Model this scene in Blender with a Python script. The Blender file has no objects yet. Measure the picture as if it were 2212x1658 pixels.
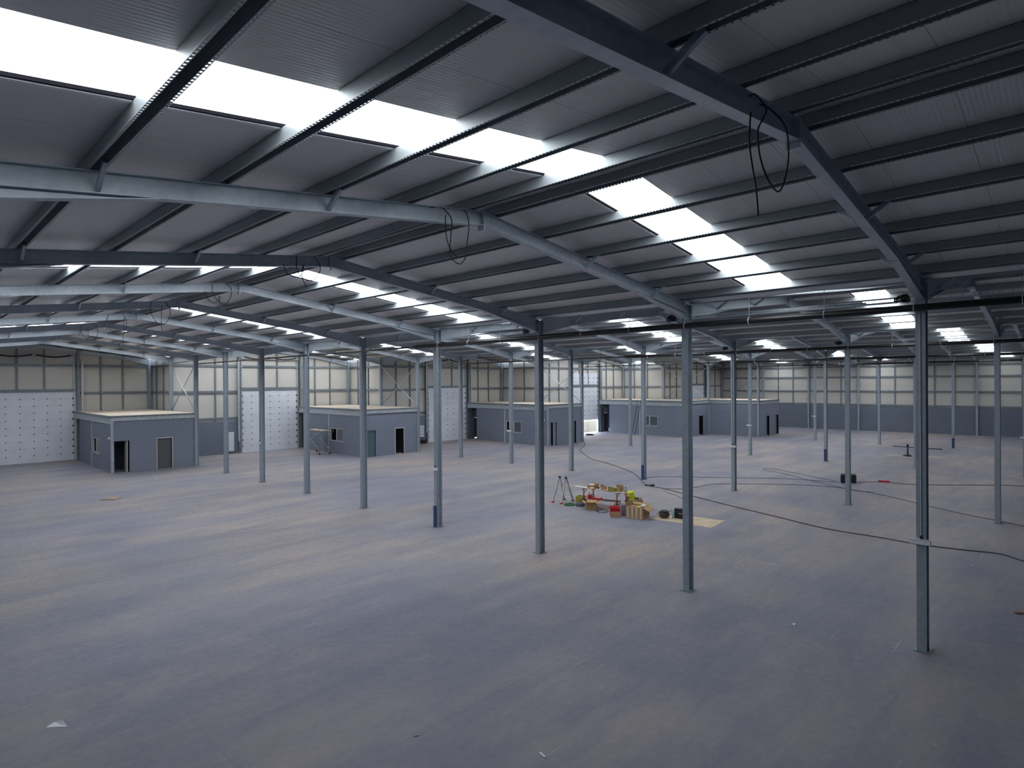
import bpy, bmesh, math, random
from mathutils import Vector, Matrix
random.seed(7)
C = bpy.context.scene.collection
PI = math.pi
# ------------------------------------------------------------------ camera, world, exposure
IMG_W, IMG_H = 2212, 1658
F_PX, YAW, PITCH, ROLL, CAM_Z = 1291.4129, 0.8082, -0.0025, -0.0065, 5.7
fw = Vector((math.sin(YAW)*math.cos(PITCH), math.cos(YAW)*math.cos(PITCH), math.sin(PITCH)))
rt0 = Vector((math.cos(YAW), -math.sin(YAW), 0)); up0 = rt0.cross(fw)
rt = rt0*math.cos(ROLL) + up0*math.sin(ROLL); up = -rt0*math.sin(ROLL) + up0*math.cos(ROLL)
cam_d = bpy.data.cameras.new('camera'); cam = bpy.data.objects.new('camera', cam_d); C.objects.link(cam)
m3 = Matrix((rt, up, -fw)).transposed()
cam.matrix_world = Matrix.Translation((0, 0, CAM_Z)) @ m3.to_4x4()
cam_d.sensor_fit = 'HORIZONTAL'; cam_d.sensor_width = 36.0; cam_d.lens = F_PX/IMG_W*36.0
cam_d.clip_start = .05; cam_d.clip_end = 500
bpy.context.scene.camera = cam
sc = bpy.context.scene
world = bpy.data.worlds.new('sky'); sc.world = world; world.use_nodes = True
wb = world.node_tree.nodes['Background']; wb.inputs[0].default_value = (.74, .85, 1.0, 1); wb.inputs[1].default_value = 12.0
ROOFLIGHT = 11.0
sc.view_settings.view_transform = 'Standard'; sc.view_settings.look = 'None'
sc.view_settings.exposure = 0.0; sc.view_settings.gamma = 1.0; sc.view_settings.use_curve_mapping = False

# ------------------------------------------------------------------ the grid of the building
XA, S, Y0, BAY = 15.1061, 15.3848, 2.4645, 5.355
ZE, RISE = 7.80, 0.97
SL = RISE/(S/2); ANG = math.atan(SL)
R = lambda i: XA + S*(i-1)          # R(0) left wall, R(1) first valley row, ... R(5) right wall
F = lambda k: Y0 + BAY*k
def ztop(x): return ZE + RISE - SL*abs(x - S/2)   # rafter top, x local to a span
PUR = [.30, 1.64, 3.06, 4.48, 5.83, 7.20]         # purlin distances from the ridge
PUR_H = .17
SHEET = .185
ORD = ['nearest', 'second', 'third', 'fourth', 'fifth', 'sixth', 'seventh', 'eighth', 'ninth', 'tenth', 'eleventh', 'twelfth']
SPAN = ['nearest roof span', 'second roof span', 'third roof span', 'fourth roof span', 'farthest roof span']
ROWN = ['front column row', 'second column row', 'third column row', 'fourth column row', 'right wall']

# ------------------------------------------------------------------ materials
def mat(name, col, rough=.55, metal=0., var=.0, scale=3., spec=.5, bump=0., bscale=40., col2=None, stretch=None, emit=None, trans=0.):
    m = bpy.data.materials.new(name); m.use_nodes = True
    nt = m.node_tree; b = nt.nodes['Principled BSDF']
    b.inputs['Base Color'].default_value = (*col, 1); b.inputs['Roughness'].default_value = rough
    b.inputs['Metallic'].default_value = metal; b.inputs['Specular IOR Level'].default_value = spec
    if trans: b.inputs['Transmission Weight'].default_value = trans
    if emit:
        b.inputs['Emission Color'].default_value = (*emit[:3], 1); b.inputs['Emission Strength'].default_value = emit[3]
    if var or col2 or bump:
        tc = nt.nodes.new('ShaderNodeTexCoord'); mp = nt.nodes.new('ShaderNodeMapping')
        nt.links.new(tc.outputs['Object'], mp.inputs[0])
        if stretch: mp.inputs['Scale'].default_value = stretch
        if var or col2:
            n = nt.nodes.new('ShaderNodeTexNoise'); n.inputs['Scale'].default_value = scale; n.inputs['Detail'].default_value = 4
            nt.links.new(mp.outputs[0], n.inputs['Vector'])
            mx = nt.nodes.new('ShaderNodeMix'); mx.data_type = 'RGBA'
            c2 = col2 or tuple(max(0, c*(1-var)) for c in col); c1 = col if col2 else tuple(min(1, c*(1+var)) for c in col)
            mx.inputs[6].default_value = (*c1, 1); mx.inputs[7].default_value = (*c2, 1)
            rmp = nt.nodes.new('ShaderNodeMapRange'); rmp.inputs[1].default_value = .35; rmp.inputs[2].default_value = .65
            nt.links.new(n.outputs['Fac'], rmp.inputs[0]); nt.links.new(rmp.outputs[0], mx.inputs[0])
            nt.links.new(mx.outputs[2], b.inputs['Base Color'])
        if bump:
            n2 = nt.nodes.new('ShaderNodeTexNoise'); n2.inputs['Scale'].default_value = bscale
            nt.links.new(mp.outputs[0], n2.inputs['Vector'])
            bp = nt.nodes.new('ShaderNodeBump'); bp.inputs['Strength'].default_value = bump; bp.inputs['Distance'].default_value = .02
            nt.links.new(n2.outputs['Fac'], bp.inputs['Height']); nt.links.new(bp.outputs[0], b.inputs['Normal'])
    return m

def N(nt, t, **kw):
    n = nt.nodes.new(t)
    for k, v in kw.items(): setattr(n, k, v)
    return n
def mth(nt, op, a, b=None):
    n = nt.nodes.new('ShaderNodeMath'); n.operation = op
    for i, v in enumerate((a, b)):
        if v is None: continue
        if isinstance(v, (int, float)): n.inputs[i].default_value = v
        else: nt.links.new(v, n.inputs[i])
    return n.outputs[0]
def mixc(nt, fac, a, b):
    n = nt.nodes.new('ShaderNodeMix'); n.data_type = 'RGBA'
    if isinstance(fac, (int, float)): n.inputs[0].default_value = fac
    else: nt.links.new(fac, n.inputs[0])
    for i, v in ((6, a), (7, b)):
        if isinstance(v, tuple): n.inputs[i].default_value = (*v, 1)
        else: nt.links.new(v, n.inputs[i])
    return n.outputs[2]
def noise(nt, vec, scale, detail=4., rough=.55, lo=.35, hi=.65):
    n = nt.nodes.new('ShaderNodeTexNoise'); n.inputs['Scale'].default_value = scale
    n.inputs['Detail'].default_value = detail; n.inputs['Roughness'].default_value = rough
    nt.links.new(vec, n.inputs['Vector'])
    r = nt.nodes.new('ShaderNodeMapRange'); r.inputs[1].default_value = lo; r.inputs[2].default_value = hi
    nt.links.new(n.outputs['Fac'], r.inputs[0]); return r.outputs[0]

def floor_material():
    m = bpy.data.materials.new('dusty_concrete'); m.use_nodes = True; nt = m.node_tree
    b = nt.nodes['Principled BSDF']
    tc = N(nt, 'ShaderNodeTexCoord'); vec = tc.outputs['Object']
    mp = N(nt, 'ShaderNodeMapping'); mp.inputs['Rotation'].default_value = (0, 0, .5); mp.inputs['Scale'].default_value = (.35, 1.6, 1)
    nt.links.new(vec, mp.inputs[0]); sv = mp.outputs[0]
    dust = mth(nt, 'MULTIPLY', noise(nt, vec, .13, 7, .62, .40, .60), noise(nt, sv, .45, 7, .7, .30, .62))
    base = mixc(nt, noise(nt, sv, .5, 7, .62, .3, .7), (.18, .19, .25), (.29, .29, .34))
    sp = N(nt, 'ShaderNodeSeparateXYZ'); nt.links.new(vec, sp.inputs[0])
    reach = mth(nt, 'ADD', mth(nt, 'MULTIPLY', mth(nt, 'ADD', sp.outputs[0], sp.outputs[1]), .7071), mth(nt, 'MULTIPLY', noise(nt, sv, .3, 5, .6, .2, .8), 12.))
    light_and_dust = N(nt, 'ShaderNodeMapRange'); light_and_dust.inputs[1].default_value = 11.; light_and_dust.inputs[2].default_value = 27.; light_and_dust.inputs[3].default_value = 0.; light_and_dust.inputs[4].default_value = 1.  # near-corner dimming put into the floor colour, with dust thinning there too
    nt.links.new(reach, light_and_dust.inputs[0])
    base = mixc(nt, light_and_dust.outputs[0], (.155, .17, .235), base)  # base painted darker and bluer near the camera, in place of dimmer light
    dust = mth(nt, 'MULTIPLY', dust, mth(nt, 'ADD', mth(nt, 'MULTIPLY', light_and_dust.outputs[0], .55), .45))
    c = mixc(nt, mth(nt, 'MULTIPLY', dust, .9), base, (.42, .36, .315))
    fine = noise(nt, vec, 7, 6, .7, .3, .7)
    c = mixc(nt, mth(nt, 'MULTIPLY', fine, .16), c, (.12, .13, .17))
    # long drag streaks
    st = N(nt, 'ShaderNodeMapping'); st.inputs['Rotation'].default_value = (0, 0, -.9); st.inputs['Scale'].default_value = (.25, 4., 1)
    nt.links.new(vec, st.inputs[0])
    c = mixc(nt, mth(nt, 'MULTIPLY', noise(nt, st.outputs[0], 1.2, 5, .6, .58, .8), .30), c, (.15, .16, .20))
    c = mixc(nt, mth(nt, 'MULTIPLY', noise(nt, st.outputs[0], 2.1, 6, .7, .62, .8), .35), c, (.46, .44, .45))
    # saw-cut joints on the frame lines and down the middle of the spans, chalked white here and there
    sep = N(nt, 'ShaderNodeSeparateXYZ'); nt.links.new(vec, sep.inputs[0])
    def joint(axis, off, step, wid):
        a = mth(nt, 'SUBTRACT', sep.outputs[axis], off)
        a = mth(nt, 'DIVIDE', a, step); a = mth(nt, 'FRACT', mth(nt, 'ADD', a, 100.5)); a = mth(nt, 'ABSOLUTE', mth(nt, 'SUBTRACT', a, .5))
        return mth(nt, 'LESS_THAN', mth(nt, 'MULTIPLY', a, step), wid)
    j = mth(nt, 'MAXIMUM', joint(1, Y0, BAY, .009), joint(0, XA - S*.75, S/2, .009))
    c = mixc(nt, mth(nt, 'MULTIPLY', j, .35), c, (.16, .16, .19))
    jw = mth(nt, 'MAXIMUM', joint(1, Y0+.02, BAY, .02), joint(0, XA - S*.75+.02, S/2, .02))
    c = mixc(nt, mth(nt, 'MULTIPLY', jw, mth(nt, 'MULTIPLY', noise(nt, vec, .45, 5, .6, .60, .68), .45)), c, (.75, .74, .76))
    # thin white scratches
    sc_ = N(nt, 'ShaderNodeMapping'); sc_.inputs['Rotation'].default_value = (0, 0, 1.15); sc_.inputs['Scale'].default_value = (.4, 26., 1)
    nt.links.new(vec, sc_.inputs[0])
    c = mixc(nt, mth(nt, 'MULTIPLY', noise(nt, sc_.outputs[0], 1.0, 3, .5, .70, .76), .45), c, (.72, .71, .74))
    nt.links.new(c, b.inputs['Base Color'])
    b.inputs['Specular IOR Level'].default_value = .35
    rr = N(nt, 'ShaderNodeMapRange'); rr.inputs[3].default_value = .5; rr.inputs[4].default_value = .8
    nt.links.new(fine, rr.inputs[0]); nt.links.new(rr.outputs[0], b.inputs['Roughness'])
    bp = N(nt, 'ShaderNodeBump'); bp.inputs['Strength'].default_value = .12; bp.inputs['Distance'].default_value = .01
    nt.links.new(fine, bp.inputs['Height']); nt.links.new(bp.outputs[0], b.inputs['Normal'])
    return m

def sheet_material(name, col, axis, pitch, joint, rough, strength, horiz=False):
    """profiled liner sheet: fine ribs across `axis`, a thin dark joint every metre"""
    m = bpy.data.materials.new(name); m.use_nodes = True; nt = m.node_tree
    b = nt.nodes['Principled BSDF']; tc = N(nt, 'ShaderNodeTexCoord'); vec = tc.outputs['Object']
    sep = N(nt, 'ShaderNodeSeparateXYZ'); nt.links.new(vec, sep.inputs[0]); a = sep.outputs[axis]
    rib = mth(nt, 'SINE', mth(nt, 'MULTIPLY', a, 2*PI/pitch))
    jn = mth(nt, 'LESS_THAN', mth(nt, 'FRACT', mth(nt, 'DIVIDE', mth(nt, 'ADD', a, 200.), joint)), .008/joint)
    c = mixc(nt, mth(nt, 'MULTIPLY', noise(nt, vec, .6, 4), .12), col, tuple(x*.8 for x in col))
    c = mixc(nt, mth(nt, 'MULTIPLY', jn, .6), c, tuple(x*.25 for x in col))
    nt.links.new(c, b.inputs['Base Color']); b.inputs['Roughness'].default_value = rough
    bp = N(nt, 'ShaderNodeBump'); bp.inputs['Strength'].default_value = strength; bp.inputs['Distance'].default_value = .004
    nt.links.new(rib, bp.inputs['Height']); nt.links.new(bp.outputs[0], b.inputs['Normal'])
    return m

def block_material(name, col):
    m = bpy.data.materials.new(name); m.use_nodes = True; nt = m.node_tree
    b = nt.nodes['Principled BSDF']; tc = N(nt, 'ShaderNodeTexCoord')
    sep = N(nt, 'ShaderNodeSeparateXYZ'); nt.links.new(tc.outputs['Object'], sep.inputs[0])
    cmb = N(nt, 'ShaderNodeCombineXYZ'); nt.links.new(mth(nt, 'ADD', sep.outputs[0], sep.outputs[1]), cmb.inputs[0]); nt.links.new(sep.outputs[2], cmb.inputs[1])
    br = N(nt, 'ShaderNodeTexBrick'); br.inputs['Scale'].default_value = 1.; br.inputs['Brick Width'].default_value = .45
    br.inputs['Row Height'].default_value = .225; br.inputs['Mortar Size'].default_value = .012; br.inputs['Mortar Smooth'].default_value = .4
    br.inputs['Color1'].default_value = (*col, 1); br.inputs['Color2'].default_value = (*[x*.95 for x in col], 1); br.inputs['Mortar'].default_value = (*[x*.86 for x in col], 1)
    nt.links.new(cmb.outputs[0], br.inputs['Vector'])
    c = mixc(nt, mth(nt, 'MULTIPLY', noise(nt, tc.outputs['Object'], 1.3, 5), .18), br.outputs['Color'], tuple(x*.75 for x in col))
    nt.links.new(c, b.inputs['Base Color']); b.inputs['Roughness'].default_value = .7
    bp = N(nt, 'ShaderNodeBump'); bp.inputs['Strength'].default_value = .3; bp.inputs['Distance'].default_value = .008; bp.invert = True
    nt.links.new(br.outputs['Fac'], bp.inputs['Height']); nt.links.new(bp.outputs[0], b.inputs['Normal'])
    return m

M = dict(
    galv=mat('galvanised_steel', (.52, .59, .65), .42, .3, .07, 9., bump=.05, bscale=60),
    galv_col=mat('column_steel', (.36, .42, .475), .45, .3, .08, 7.),
    galv_dark=mat('wall_rail_steel', (.20, .235, .265), .5, .3, .15, 5.),
    galv_light=mat('bright_galvanised', (.52, .57, .60), .4, .5, .15, 8.),
    purlin=mat('purlin_steel', (.36, .40, .42), .42, .4, .12, 2., stretch=(1, .15, 1)),
    roof=sheet_material('roof_liner_sheet', (.84, .815, .80), 1, .05, 1.0, .42, .28),
    wall=sheet_material('wall_liner_sheet', (.60, .585, .545), 2, .10, 1.0, .5, .15),
    glow=mat('rooflight_sheet', (.9, .9, .9), .6, emit=(.93, .96, 1.0, ROOFLIGHT)),
    glow_near=mat('rooflight_sheet_near', (.9, .9, .9), .6, emit=(.93, .96, 1.0, 6.0)),
    glow_mid=mat('rooflight_sheet_mid', (.9, .9, .9), .6, emit=(.93, .96, 1.0, 6.0)),
    trim=mat('rooflight_trim', (.92, .92, .94), .4),
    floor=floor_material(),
    dado=block_material('painted_blockwork', (.16, .19, .25)),
    office=block_material('office_blockwork', (.205, .235, .305)),
    door=mat('door_panel', (.70, .75, .82), .45, var=.05, scale=1.),
    black=mat('black_plastic', (.012, .012, .014), .5),
    pipe=mat('black_pipe', (.018, .018, .02), .35),
    cable=mat('black_cable', (.015, .015, .017), .6),
    floor_cable=mat('grey_black_cable', (.05, .05, .055), .65),
    deck=mat('chipboard_deck', (.62, .54, .45), .75, var=.1, scale=4.),
    frame=mat('pale_frame', (.55, .54, .52), .5),
    teal=mat('teal_door', (.07, .14, .16), .5),
    darkgrey=mat('dark_grey_leaf', (.10, .10, .11), .5),
    brown=mat('brown_door', (.16, .10, .07), .5),
    glass=mat('window_glass', (.10, .12, .14), .05, spec=.8),
    white=mat('white_plastic', (.85, .86, .88), .4),
    blue=mat('blue_sleeve', (.03, .06, .19), .45),
    alu=mat('aluminium', (.55, .56, .58), .35, .7),
    red=mat('red_plastic', (.55, .02, .03), .4),
    rust=mat('rusty_steel', (.26, .10, .055), .7, .2, .25, 20.),
    card=mat('brown_cardboard', (.46, .30, .15), .85, var=.1, scale=6.),
    card_dark=mat('cardboard_inside', (.30, .19, .095), .9),
    card_light=mat('cardboard_pale', (.63, .52, .37), .85, var=.12, scale=3.),
    tape=mat('pale_tape', (.72, .58, .48), .5),
    yellow=mat('hi_vis_yellow', (.72, .85, .02), .7),
    olive=mat('olive_card', (.36, .33, .06), .8),
    wood=mat('pale_plank', (.58, .55, .50), .7, var=.12, scale=5., stretch=(1, .2, 1)),
    wood_brown=mat('brown_plank', (.36, .27, .18), .75, var=.15, scale=5.),
    green=mat('green_hose', (.03, .20, .05), .45),
    greycoil=mat('grey_coil', (.12, .13, .17), .5),
    bag=mat('dark_bag', (.03, .025, .035), .8, var=.4, scale=14.),
    bag_brown=mat('bag_brown', (.10, .055, .04), .8),
    bottle=mat('clear_bottle', (.35, .62, .62), .12, spec=.6),
    bin=mat('grey_bin', (.30, .32, .40), .5),
    peach=mat('peach_cloth', (.78, .42, .27), .85),
    paper=mat('white_paper', (.72, .74, .80), .8),
    yard=mat('yard_concrete', (.30, .285, .26), .85, var=.1, scale=.5),
    blockwall=mat('yard_wall', (.30, .265, .22), .85, var=.05, scale=.6),
    leaf=mat('leaf', (.22, .26, .025), .7, var=.4, scale=3.),
    gasket=mat('dark_gasket', (.012, .012, .016), 1., spec=.0),
    dustsheet=mat('dusty_sheet', (.36, .345, .33), .85, var=.15, scale=2.),
    bucket=mat('bucket', (.62, .66, .70), .5),
)

# ------------------------------------------------------------------ mesh helpers
class MB:
    def __init__(s): s.v = []; s.f = []
    def add(s, vs, fs):
        n = len(s.v); s.v += [tuple(x) for x in vs]; s.f += [tuple(i+n for i in f) for f in fs]; return s
    def box(s, x0, x1, y0, y1, z0, z1):
        return s.add([(x0,y0,z0),(x1,y0,z0),(x1,y1,z0),(x0,y1,z0),(x0,y0,z1),(x1,y0,z1),(x1,y1,z1),(x0,y1,z1)],
                     [(0,3,2,1),(4,5,6,7),(0,1,5,4),(1,2,6,5),(2,3,7,6),(3,0,4,7)])
    def bar(s, p0, p1, w, h, upv=(0,0,1)):
        p0 = Vector(p0); p1 = Vector(p1); d = (p1-p0).normalized(); u = Vector(upv)
        if abs(d.dot(u)) > .99: u = Vector((0,1,0))
        a = d.cross(u).normalized(); u = a.cross(d)
        vs = [p + a*(sx*w/2) + u*(sz*h/2) for p in (p0, p1) for sx, sz in ((-1,-1),(1,-1),(1,1),(-1,1))]
        return s.add(vs, [(0,1,2,3),(7,6,5,4),(0,4,5,1),(1,5,6,2),(2,6,7,3),(3,7,4,0)])
    def ibar(s, p0, p1, d, w, upv=(0,0,1), tf=.012, tw=.009):
        """rolled I section: one connected outline swept from p0 to p1"""
        p0 = Vector(p0); p1 = Vector(p1); t = (p1-p0).normalized(); u = Vector(upv)
        a = t.cross(u).normalized(); u = a.cross(t)
        prof = [(-w/2,-d/2),(w/2,-d/2),(w/2,-d/2+tf),(tw/2,-d/2+tf),(tw/2,d/2-tf),(w/2,d/2-tf),(w/2,d/2),(-w/2,d/2),(-w/2,d/2-tf),(-tw/2,d/2-tf),(-tw/2,-d/2+tf),(-w/2,-d/2+tf)]
        n = len(prof)
        vs = [p + a*x + u*z for p in (p0, p1) for x, z in prof]
        fs = [(i, (i+1) % n, (i+1) % n+n, i+n) for i in range(n)]
        fs += [tuple(range(n-1, -1, -1)), tuple(range(n, 2*n))]
        return s.add(vs, fs)
    def tube(s, pts, r, seg=8, caps=True, closed=False):
        pts = [Vector(p) for p in pts]; n = len(pts); rings = []
        prev = None
        for i, p in enumerate(pts):
            t = (pts[(i+1) % n]-pts[i-1]) if closed else (pts[min(i+1, n-1)]-pts[max(i-1, 0)])
            t.normalize()
            if prev is None:
                a = t.cross(Vector((0,0,1)))
                if a.length < .05: a = t.cross(Vector((0,1,0)))
            else: a = prev - t*prev.dot(t)
            a.normalize(); prev = a; b = t.cross(a)
            rr = r[i] if isinstance(r, (list, tuple)) else r
            rings.append([p + a*(rr*math.cos(2*PI*k/seg)) + b*(rr*math.sin(2*PI*k/seg)) for k in range(seg)])
        vs = [v for rg in rings for v in rg]; fs = []
        for i in range(n if closed else n-1):
            j = (i+1) % n
            for k in range(seg): fs.append((i*seg+k, i*seg+(k+1) % seg, j*seg+(k+1) % seg, j*seg+k))
        if caps and not closed: fs += [tuple(range(seg-1, -1, -1)), tuple((n-1)*seg+k for k in range(seg))]
        return s.add(vs, fs)
    def lathe(s, prof, c=(0,0,0), seg=20):
        vs = []; fs = []; n = len(prof)
        for r, z in prof:
            for k in range(seg): vs.append((c[0]+r*math.cos(2*PI*k/seg), c[1]+r*math.sin(2*PI*k/seg), c[2]+z))
        for i in range(n-1):
            for k in range(seg): fs.append((i*seg+k, i*seg+(k+1) % seg, (i+1)*seg+(k+1) % seg, (i+1)*seg+k))
        fs += [tuple(range(seg-1, -1, -1)), tuple((n-1)*seg+k for k in range(seg))]
        return s.add(vs, fs)
    def prism(s, poly, fn, t0, t1):
        """poly = 2D outline; fn(a, b, t) gives the point"""
        n = len(poly); vs = [fn(a, b, t0) for a, b in poly] + [fn(a, b, t1) for a, b in poly]
        fs = [(i, (i+1) % n, (i+1) % n+n, i+n) for i in range(n)] + [tuple(range(n-1, -1, -1)), tuple(range(n, 2*n))]
        return s.add(vs, fs)
    def holed(s, a0, a1, b0, b1, holes, fn, t0, t1):
        """slab a0..a1 x b0..b1 with rectangular holes, one connected mesh"""
        A = sorted({a0, a1, *[h[0] for h in holes], *[h[1] for h in holes]}); B = sorted({b0, b1, *[h[2] for h in holes], *[h[3] for h in holes]})
        A = [a for a in A if a0 <= a <= a1]; B = [b for b in B if b0 <= b <= b1]
        idx = {}; vs = []; fs = []
        def vi(i, j, t):
            if (i, j, t) not in idx: idx[(i, j, t)] = len(vs); vs.append(fn(A[i], B[j], t1 if t else t0))
            return idx[(i, j, t)]
        na, nb = len(A)-1, len(B)-1
        def solid(i, j):
            if not (0 <= i < na and 0 <= j < nb): return False
            ca, cb = (A[i]+A[i+1])/2, (B[j]+B[j+1])/2
            return not any(h[0] < ca < h[1] and h[2] < cb < h[3] for h in holes)
        for i in range(na):
            for j in range(nb):
                if not solid(i, j): continue
                fs.append((vi(i,j,0), vi(i,j+1,0), vi(i+1,j+1,0), vi(i+1,j,0))); fs.append((vi(i,j,1), vi(i+1,j,1), vi(i+1,j+1,1), vi(i,j+1,1)))
                if not solid(i-1, j): fs.append((vi(i,j,0), vi(i,j,1), vi(i,j+1,1), vi(i,j+1,0)))
                if not solid(i+1, j): fs.append((vi(i+1,j,0), vi(i+1,j+1,0), vi(i+1,j+1,1), vi(i+1,j,1)))
                if not solid(i, j-1): fs.append((vi(i,j,0), vi(i+1,j,0), vi(i+1,j,1), vi(i,j,1)))
                if not solid(i, j+1): fs.append((vi(i,j+1,0), vi(i,j+1,1), vi(i+1,j+1,1), vi(i+1,j+1,0)))
        return s.add(vs, fs)
    def mesh(s, name, smooth=False):
        me = bpy.data.meshes.new(name); me.from_pydata(s.v, [], s.f)
        bm = bmesh.new(); bm.from_mesh(me); bmesh.ops.recalc_face_normals(bm, faces=bm.faces); bm.to_mesh(me); bm.free()
        if smooth:
            for p in me.polygons: p.use_smooth = True
        return me
    def build(s, name, m, parent=None, smooth=False):
        me = s.mesh(name, smooth); me.materials.append(M[m] if isinstance(m, str) else m)
        return link(name, me, parent)
def link(name, me, parent=None, loc=None):
    o = bpy.data.objects.new(name, me); C.objects.link(o)
    if parent: o.parent = parent
    if loc: o.location = loc
    return o
def tag(o, label=None, cat=None, group=None, kind=None):
    if label: o['label'] = label
    if cat: o['category'] = cat
    if group: o['group'] = group
    if kind: o['kind'] = kind
    return o
def thing(name, label, cat, loc=(0,0,0), rz=0., group=None):
    o = bpy.data.objects.new(name, None); C.objects.link(o); o.location = loc; o.rotation_euler = (0, 0, rz)
    o.empty_display_size = .2
    return tag(o, label, cat, group)
def copy_tree(o, loc=None, parent=None):
    kids = [c for c in o.children]
    c = o.copy(); C.objects.link(c)
    if parent: c.parent = parent
    if loc is not None: c.location = loc
    for k in kids: copy_tree(k, None, c)
    return c
def struct(name, mb, m, parent=None):
    o = mb.build(name, m, parent); o['kind'] = 'structure' if not parent else o.get('kind', 'structure')
    if parent and 'kind' in o: del o['kind']
    return o
def smooth_path(pts, n=6):
    pts = [Vector(p) for p in pts]; out = []
    for i in range(len(pts)-1):
        p0 = pts[max(i-1, 0)]; p1 = pts[i]; p2 = pts[i+1]; p3 = pts[min(i+2, len(pts)-1)]
        for k in range(n):
            t = k/n
            out.append(.5*((2*p1)+(p2-p0)*t+(2*p0-5*p1+4*p2-p3)*t*t+(3*p1-p0-3*p2+p3)*t**3))
    out.append(pts[-1]); return out

# ================================================================== SETTING
YR = -2.95                                   # rear wall, behind the camera
END = [F(10-u) + .22 for u in range(5)]      # face of the end wall of each span
# floor (stepped outline like the building)
poly = [(R(0)-.5, YR-.2), (R(5)+.5, YR-.2)]
for u in range(4, -1, -1):
    poly += [(R(u+1)+.5, END[u]+.1), (R(u)+.5 if u else R(0)-.5, END[u]+.1)]
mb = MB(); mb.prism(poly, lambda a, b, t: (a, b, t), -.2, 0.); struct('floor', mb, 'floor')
# roof sheets, one sheet of liner per span with slots for the rooflights
def sky_bays(u): return [k for k in range(0, 10-u) if k % 2 == 0]
SK0, SK1 = 2.47, 3.58
for u in range(5):
    ys = [YR-.1]
    slots = [(F(k)+SK0, F(k)+SK1) for k in sky_bays(u)]
    mb = MB()
    holes = []
    for a, b in slots:
        holes += [(S/2-PUR[5]-.05, S/2-PUR[0]-.05, a, b), (S/2+PUR[0]+.05, S/2+PUR[5]+.05, a, b)]
    x0 = -.6 if u == 0 else 0.; x1 = S+.6 if u == 4 else S
    # a ridge line at S/2 is forced with a zero-size hole edge
    mb.holed(x0, x1, YR-.1, END[u]+.12, holes + [(S/2, S/2, YR-.1, YR-.1)],
             lambda a, b, t, u=u: (R(u)+a, b, ztop(a)+SHEET+t), 0., .06)
    struct('ceiling_%d' % (u+1), mb, 'roof')

# ------------------------------------------------------------------ walls
def gable(u):
    Y = END[u]; dl, dr = 5.38, 10.24
    zt = ZE+SHEET+.05
    ex = (11.35, 12.25)
    po = [(0,0),(dl,0),(dl,5.24),(dr,5.24),(dr,0),(ex[0],0),(ex[0],2.1),(ex[1],2.1),(ex[1],0),(S+.2,0),(S+.2,zt),(S/2,zt+RISE),(0,zt)]
    if u == 0: po[0] = (-.2, 0); po[-1] = (-.2, zt)
    mb = MB(); mb.prism(po, lambda a, b, t: (R(u)+a, Y+t, b), 0., .1)
    w = struct('wall_gable_%d' % (u+1), mb, 'wall')
    X = R(u)
    for a, b in ((.16, dl-.3), (dr+.25, ex[0]-.02), (ex[1]+.02, S-.16)):
        MB().box(X+a, X+b, Y-.2, Y-.003, 0, 2.64).build('dado', 'dado', w)
    def rail(a, b, z, h=.17): MB().box(X+a, X+b, Y-.13, Y-.003, z-h/2, z+h/2).build('rail', 'galv_dark', w)
    rail(.16, dl-.22, 2.92); rail(.16, dl-.22, 5.10); rail(.16, S-.16, 7.20); rail(dr+.22, S-.16, 5.10); MB().box(X+dl-.05, X+dr+.05, Y-.16, Y-.003, 5.22, 5.42).build('rail', 'galv_dark', w)
    rail(dr+.22, S-.16, 2.92)
    def stud(x, z0, z1, wd=.11): MB().box(X+x-wd/2, X+x+wd/2, Y-.10, Y-.003, z0, z1).build('stud', 'galv_dark', w)
    for x in (1.75, 3.3): stud(x, 2.64, ztop(x)+.1)
    for x in (6.85, 8.45): stud(x, 5.41, ztop(x)+.1)
    for x in (12.0, 13.5): stud(x, 2.64, ztop(x)+.1)
    for x in (5.13, 10.49):
        p = MB(); p.ibar((X+x, Y-.2, 0), (X+x, Y-.2, ztop(x)-.02), .26, .17, (0,1,0)); p.build('post', 'galv_dark', w)
    # escape door in the recess beside the office
    z0 = .07 if u == 2 else 0.
    MB().box(X+ex[0]+.01, X+ex[1]-.01, Y-.02, Y+.04, z0, 2.09).build('exit_door', 'brown' if u == 2 else 'darkgrey', w)
    return w
for u in range(5): gable(u)
def rails_wall(w, P, a0, a1, zs, studs, top, depth=.13):
    """rails and studs on a wall running along Y; P(y, t, z) = point, t inward from the sheet"""
    for z in zs:
        mb = MB(); mb.prism([(a0, z-.085), (a1, z-.085), (a1, z+.085), (a0, z+.085)], lambda a, b, t: P(a, t, b), .003, depth); mb.build('rail', 'galv_dark', w)
    for y in studs:
        mb = MB(); mb.prism([(y-.055, 2.64), (y+.055, 2.64), (y+.055, top), (y-.055, top)], lambda a, b, t: P(a, t, b), .003, depth-.03); mb.build('stud', 'galv_dark', w)
for i in range(1, 5):                          # the stepped side walls, at the deep end of rows 1..4
    y0, y1 = F(10-i)+.33, F(11-i)+.22
    X = R(i)+.17
    mb = MB(); mb.box(X, X+.1, y0, y1, 0, ZE+SHEET+.2); w = struct('wall_step_%d' % i, mb, 'wall')
    P = lambda y, t, z, X=X: (X-t, y, z)
    rails_wall(w, P, y0, y1-.15, (2.92, 5.10, 7.20), [y0+(y1-y0)*.36, y0+(y1-y0)*.69], ZE+.1)
    MB().box(X-.16, X-.003, y0, y1-.21, 0, 2.64).build('dado', 'dado', w)
X = R(5)+.2
mb = MB(); mb.box(X, X+.1, YR, END[4]+.1, 0, ZE+SHEET+.12); w = struct('wall_right', mb, 'wall')
st = []
for k in range(0, 6): st += [F(k)+BAY*.345, F(k)+BAY*.67]
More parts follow.
